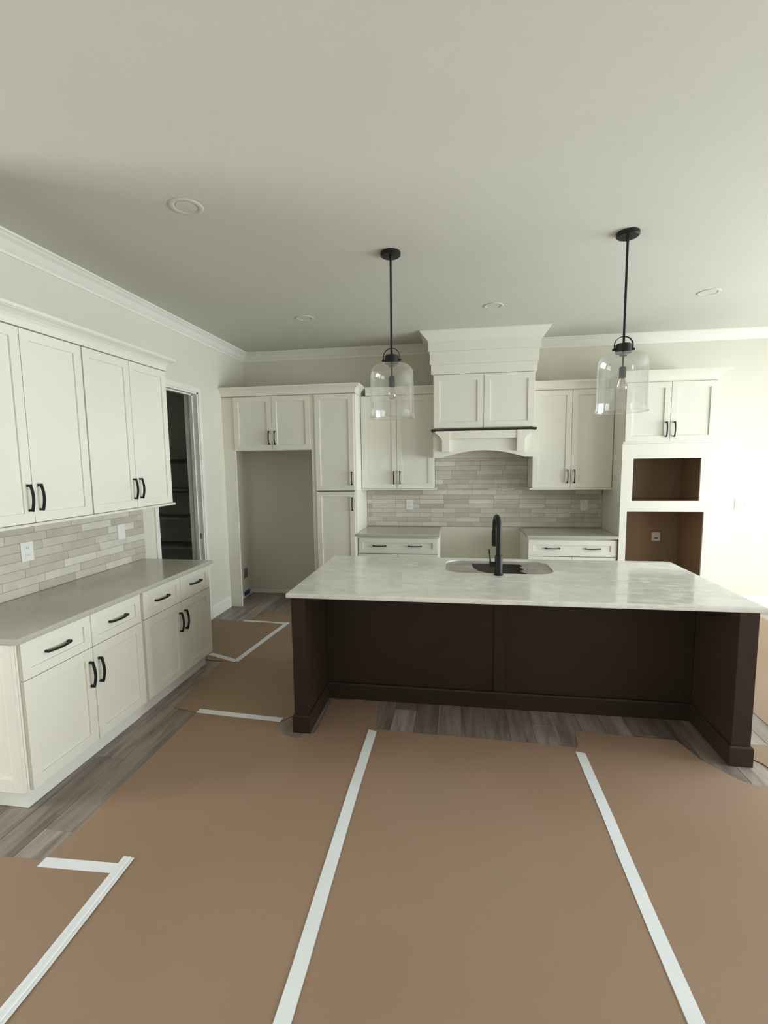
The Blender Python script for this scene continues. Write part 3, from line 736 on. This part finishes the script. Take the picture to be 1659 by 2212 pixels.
outlet((xt_, 3.441, 1.186), PI / 2, 0.086, 0.122, 'blank', 'blank white plate on the left tile backsplash near the doorway')
outlet((-0.582, yt, 1.188), 0, 0.086, 0.128, 'duplex', 'white outlet on the back tile backsplash left of the range space')
outlet((1.484, yt, 1.182), 0, 0.086, 0.128, 'duplex', 'white outlet on the back tile backsplash right of the range space')
outlet((3.182, YB, 1.187), 0, 0.158, 0.128, 'switch', 'white double switch plate on the bright wall right of the oven cabinet', cat='light switch')
outlet((2.334, YB - 0.0215, 1.628), 0, 0.09, 0.125, 'duplex', 'outlet inside the upper brown opening of the oven cabinet', 'raw')
t = thing('power_socket', 'round cornered grey socket box in the large lower oven opening', 'outlet', (2.272, YB - 0.0215, 0.823), 0)
MB().box(-0.045, 0.045, -0.045, -0.0005, -0.052, 0.052, 0.010).build('housing', 'plate', t)
MB().box(-0.018, 0.018, -0.047, -0.0452, -0.022, -0.010).build('slot', 'slot', t)
t = thing('outlet_box', 'grey outlet box low on the left side of the refrigerator space', 'outlet', (XL, 5.680, 0.312), PI / 2)
MB().box(-0.052, 0.052, -0.007, -0.0004, -0.062, 0.062, 0.001).build('box_rim', 'grey_box', t)
t = thing('water_box', 'small blue box at the floor in the refrigerator space', 'water box', (XL + 0.009, 5.680, 0.050), PI / 2)
MB().box(-0.075, 0.075, -0.010, -0.0002, -0.022, 0.030, 0.003).build('shell', 'blue', t)

# ------------------------------------------------------------------ floor paper sheets and tape
def sheet(pts, z, label, name='floor_paper'):
    o = MB().prism(pts, 'z', z, z + 0.0008).build(name, 'paper'); tag(o, label, 'floor paper'); return o
sheet([(-1.79, -2.3), (-0.50, -2.3), (-0.50, 2.80), (-0.514, 2.864), (-0.545, 3.19), (-0.75, 3.205), (-0.895, 3.20), (-0.895, 2.80), (-0.905, 2.735), (-0.94, 2.712), (-0.99, 2.702), (-1.04, 2.706), (-1.09, 2.725), (-1.13, 2.765), (-1.155, 2.82), (-1.165, 2.885), (-1.30, 2.895), (-1.79, 2.925)], 0.0012, 'wide brown paper sheet covering the floor left of the island leg')
sheet([(-0.56, -2.3), (0.745, -2.3), (0.745, 2.70), (0.735, 2.822), (0.60, 2.822), (0.42, 2.838), (0.25, 2.840), (0.0, 2.848), (-0.30, 2.846), (-0.53, 2.862), (-0.56, 2.85)], 0.0024, 'wide brown paper sheet between the two long white tapes')
cut = [(0.700, -2.3), (3.3, -2.3), (3.3, 2.99), (2.2, 2.985), (1.75, 2.99), (1.660, 2.99), (1.660, 2.86), (1.715, 2.79), (1.725, 2.70), (1.695, 2.635), (1.63, 2.60), (1.56, 2.598), (1.50, 2.63), (1.435, 2.72), (1.385, 2.80), (1.335, 2.978), (1.05, 2.985), (0.748, 3.002), (0.728, 2.84), (0.700, 2.80)]
sheet(cut, 0.0036, 'brown paper sheet with rounded cutout at the right island leg')
sheet([(-2.65, -2.0), (-1.41, -2.0), (-1.41, 1.70), (-1.50, 1.668), (-2.0, 1.651), (-2.65, 1.63)], 0.0024, 'brown paper sheet in the near left corner of the floor')
sheet([(-1.99, 2.945), (-1.80, 2.906), (-1.18, 2.868), (-1.15, 2.875), (-1.06, 3.03), (-1.055, 3.20), (-1.055, 4.75), (-1.95, 4.75), (-2.03, 3.70)], 0.0024, 'brown paper sheet in the aisle left of the island')
sheet([(-2.20, 3.745), (-1.905, 3.712), (-1.79, 4.765), (-2.31, 4.785), (-2.40, 4.73), (-2.66, 4.81), (-2.66, 3.80), (-2.20, 3.78)], 0.0036, 'small brown paper sheet at the far end of the left cabinets')
sheet([(-2.28, 4.74), (-1.05, 4.70), (-1.05, 4.90), (-1.54, 4.90), (-1.90, 5.05), (-2.20, 5.03)], 0.0014, 'narrow brown paper strip before the refrigerator space')
sheet([(1.99, 3.12), (3.25, 3.06), (3.25, 5.6), (2.6, 5.6), (1.99, 4.9)], 0.0012, 'brown paper sheet on the bright floor right of the island')
def tape(pts, wd, z, label, name='masking_tape', crease=False):
    pts = [Vector(p) for p in pts]; rr = random.Random(len(label)); b = MB(); L = []; Rr = []
    dense = []
    for a, c in zip(pts, pts[1:]):
        k = max(1, int((c - a).length / 0.25))
        for i in range(k): dense.append(a.lerp(c, i / k))
    dense.append(pts[-1])
    for i, p in enumerate(dense):
        d = (dense[min(i + 1, len(dense) - 1)] - dense[max(i - 1, 0)]).normalized(); nn = Vector((d.y, -d.x)); j = rr.uniform(-0.002, 0.002)
        e = 0.006 * rr.uniform(-1, 1) if i in (0, len(dense) - 1) else 0
        L.append(p - nn * (wd / 2 + j) + d * e); Rr.append(p + nn * (wd / 2 - j) - d * e)
    b.prism([tuple(q) for q in L] + [tuple(q) for q in Rr[::-1]], 'z', z, z + 0.0006)
    if crease:
        b.tube([(p.x + 0.004, p.y, z + 0.0012) for p in dense], 0.003, flat=(0.010, 0.0035))
    o = b.build(name, 'tape'); tag(o, label, 'tape'); return o
tape([(-0.531, -2.25), (-0.528, 0.6), (-0.528, 1.4), (-0.534, 2.0), (-0.532, 2.840)], 0.056, 0.0044, 'long white tape strip running from lower centre to the island')
tape([(0.722, -2.25), (0.724, 0.6), (0.730, 1.405), (0.727, 2.0), (0.726, 2.772)], 0.053, 0.0046, 'long white tape strip on the right paper seam')
tape([(-1.420, -1.9), (-1.414, 0.6), (-1.409, 1.25), (-1.425, 1.724)], 0.054, 0.0044, 'creased white tape strip at lower left running toward the camera', crease=True)
tape([(-1.790, 1.648), (-1.600, 1.655), (-1.436, 1.664)], 0.050, 0.0034, 'short white tape strip joining the creased tape at lower left')
tape([(-1.790, 2.926), (-1.50, 2.905), (-1.162, 2.884)], 0.052, 0.0034, 'short white tape strip beside the left island leg')
tape([(-2.215, 3.868), (-2.05, 3.805), (-1.905, 3.745)], 0.050, 0.0046, 'short white tape strip at the far corner of the left base cabinets')
tape([(-1.905, 3.740), (-1.86, 4.2), (-1.803, 4.762)], 0.050, 0.0053, 'diagonal white tape strip in the aisle beyond the left base cabinets')
tape([(-2.315, 4.765), (-2.05, 4.755), (-1.815, 4.728)], 0.040, 0.0046, 'thin white tape strip near the refrigerator space')

# ------------------------------------------------------------------ groups of alike things
GROUPS = {'pendant light': 'pendant lights over the island', 'ceiling light': 'recessed ceiling lights', 'floor paper': 'brown paper sheets protecting the floor', 'tape': 'white tape strips on the floor paper'}
NAMED = {'base_cabinet': 'white base cabinets', 'wall_cabinet': 'white wall cabinets', 'countertop': 'pale stone countertops', 'cabinet_crown': 'crown mouldings on the cabinets', 'light_rail': 'light rails under the wall cabinets', 'wall_outlet': 'wall outlets'}
for o in bpy.data.objects:
    if o.parent is None and 'category' in o.keys():
        g = GROUPS.get(o['category']) or NAMED.get(o.name.split('.')[0])
        if g: o['group'] = g
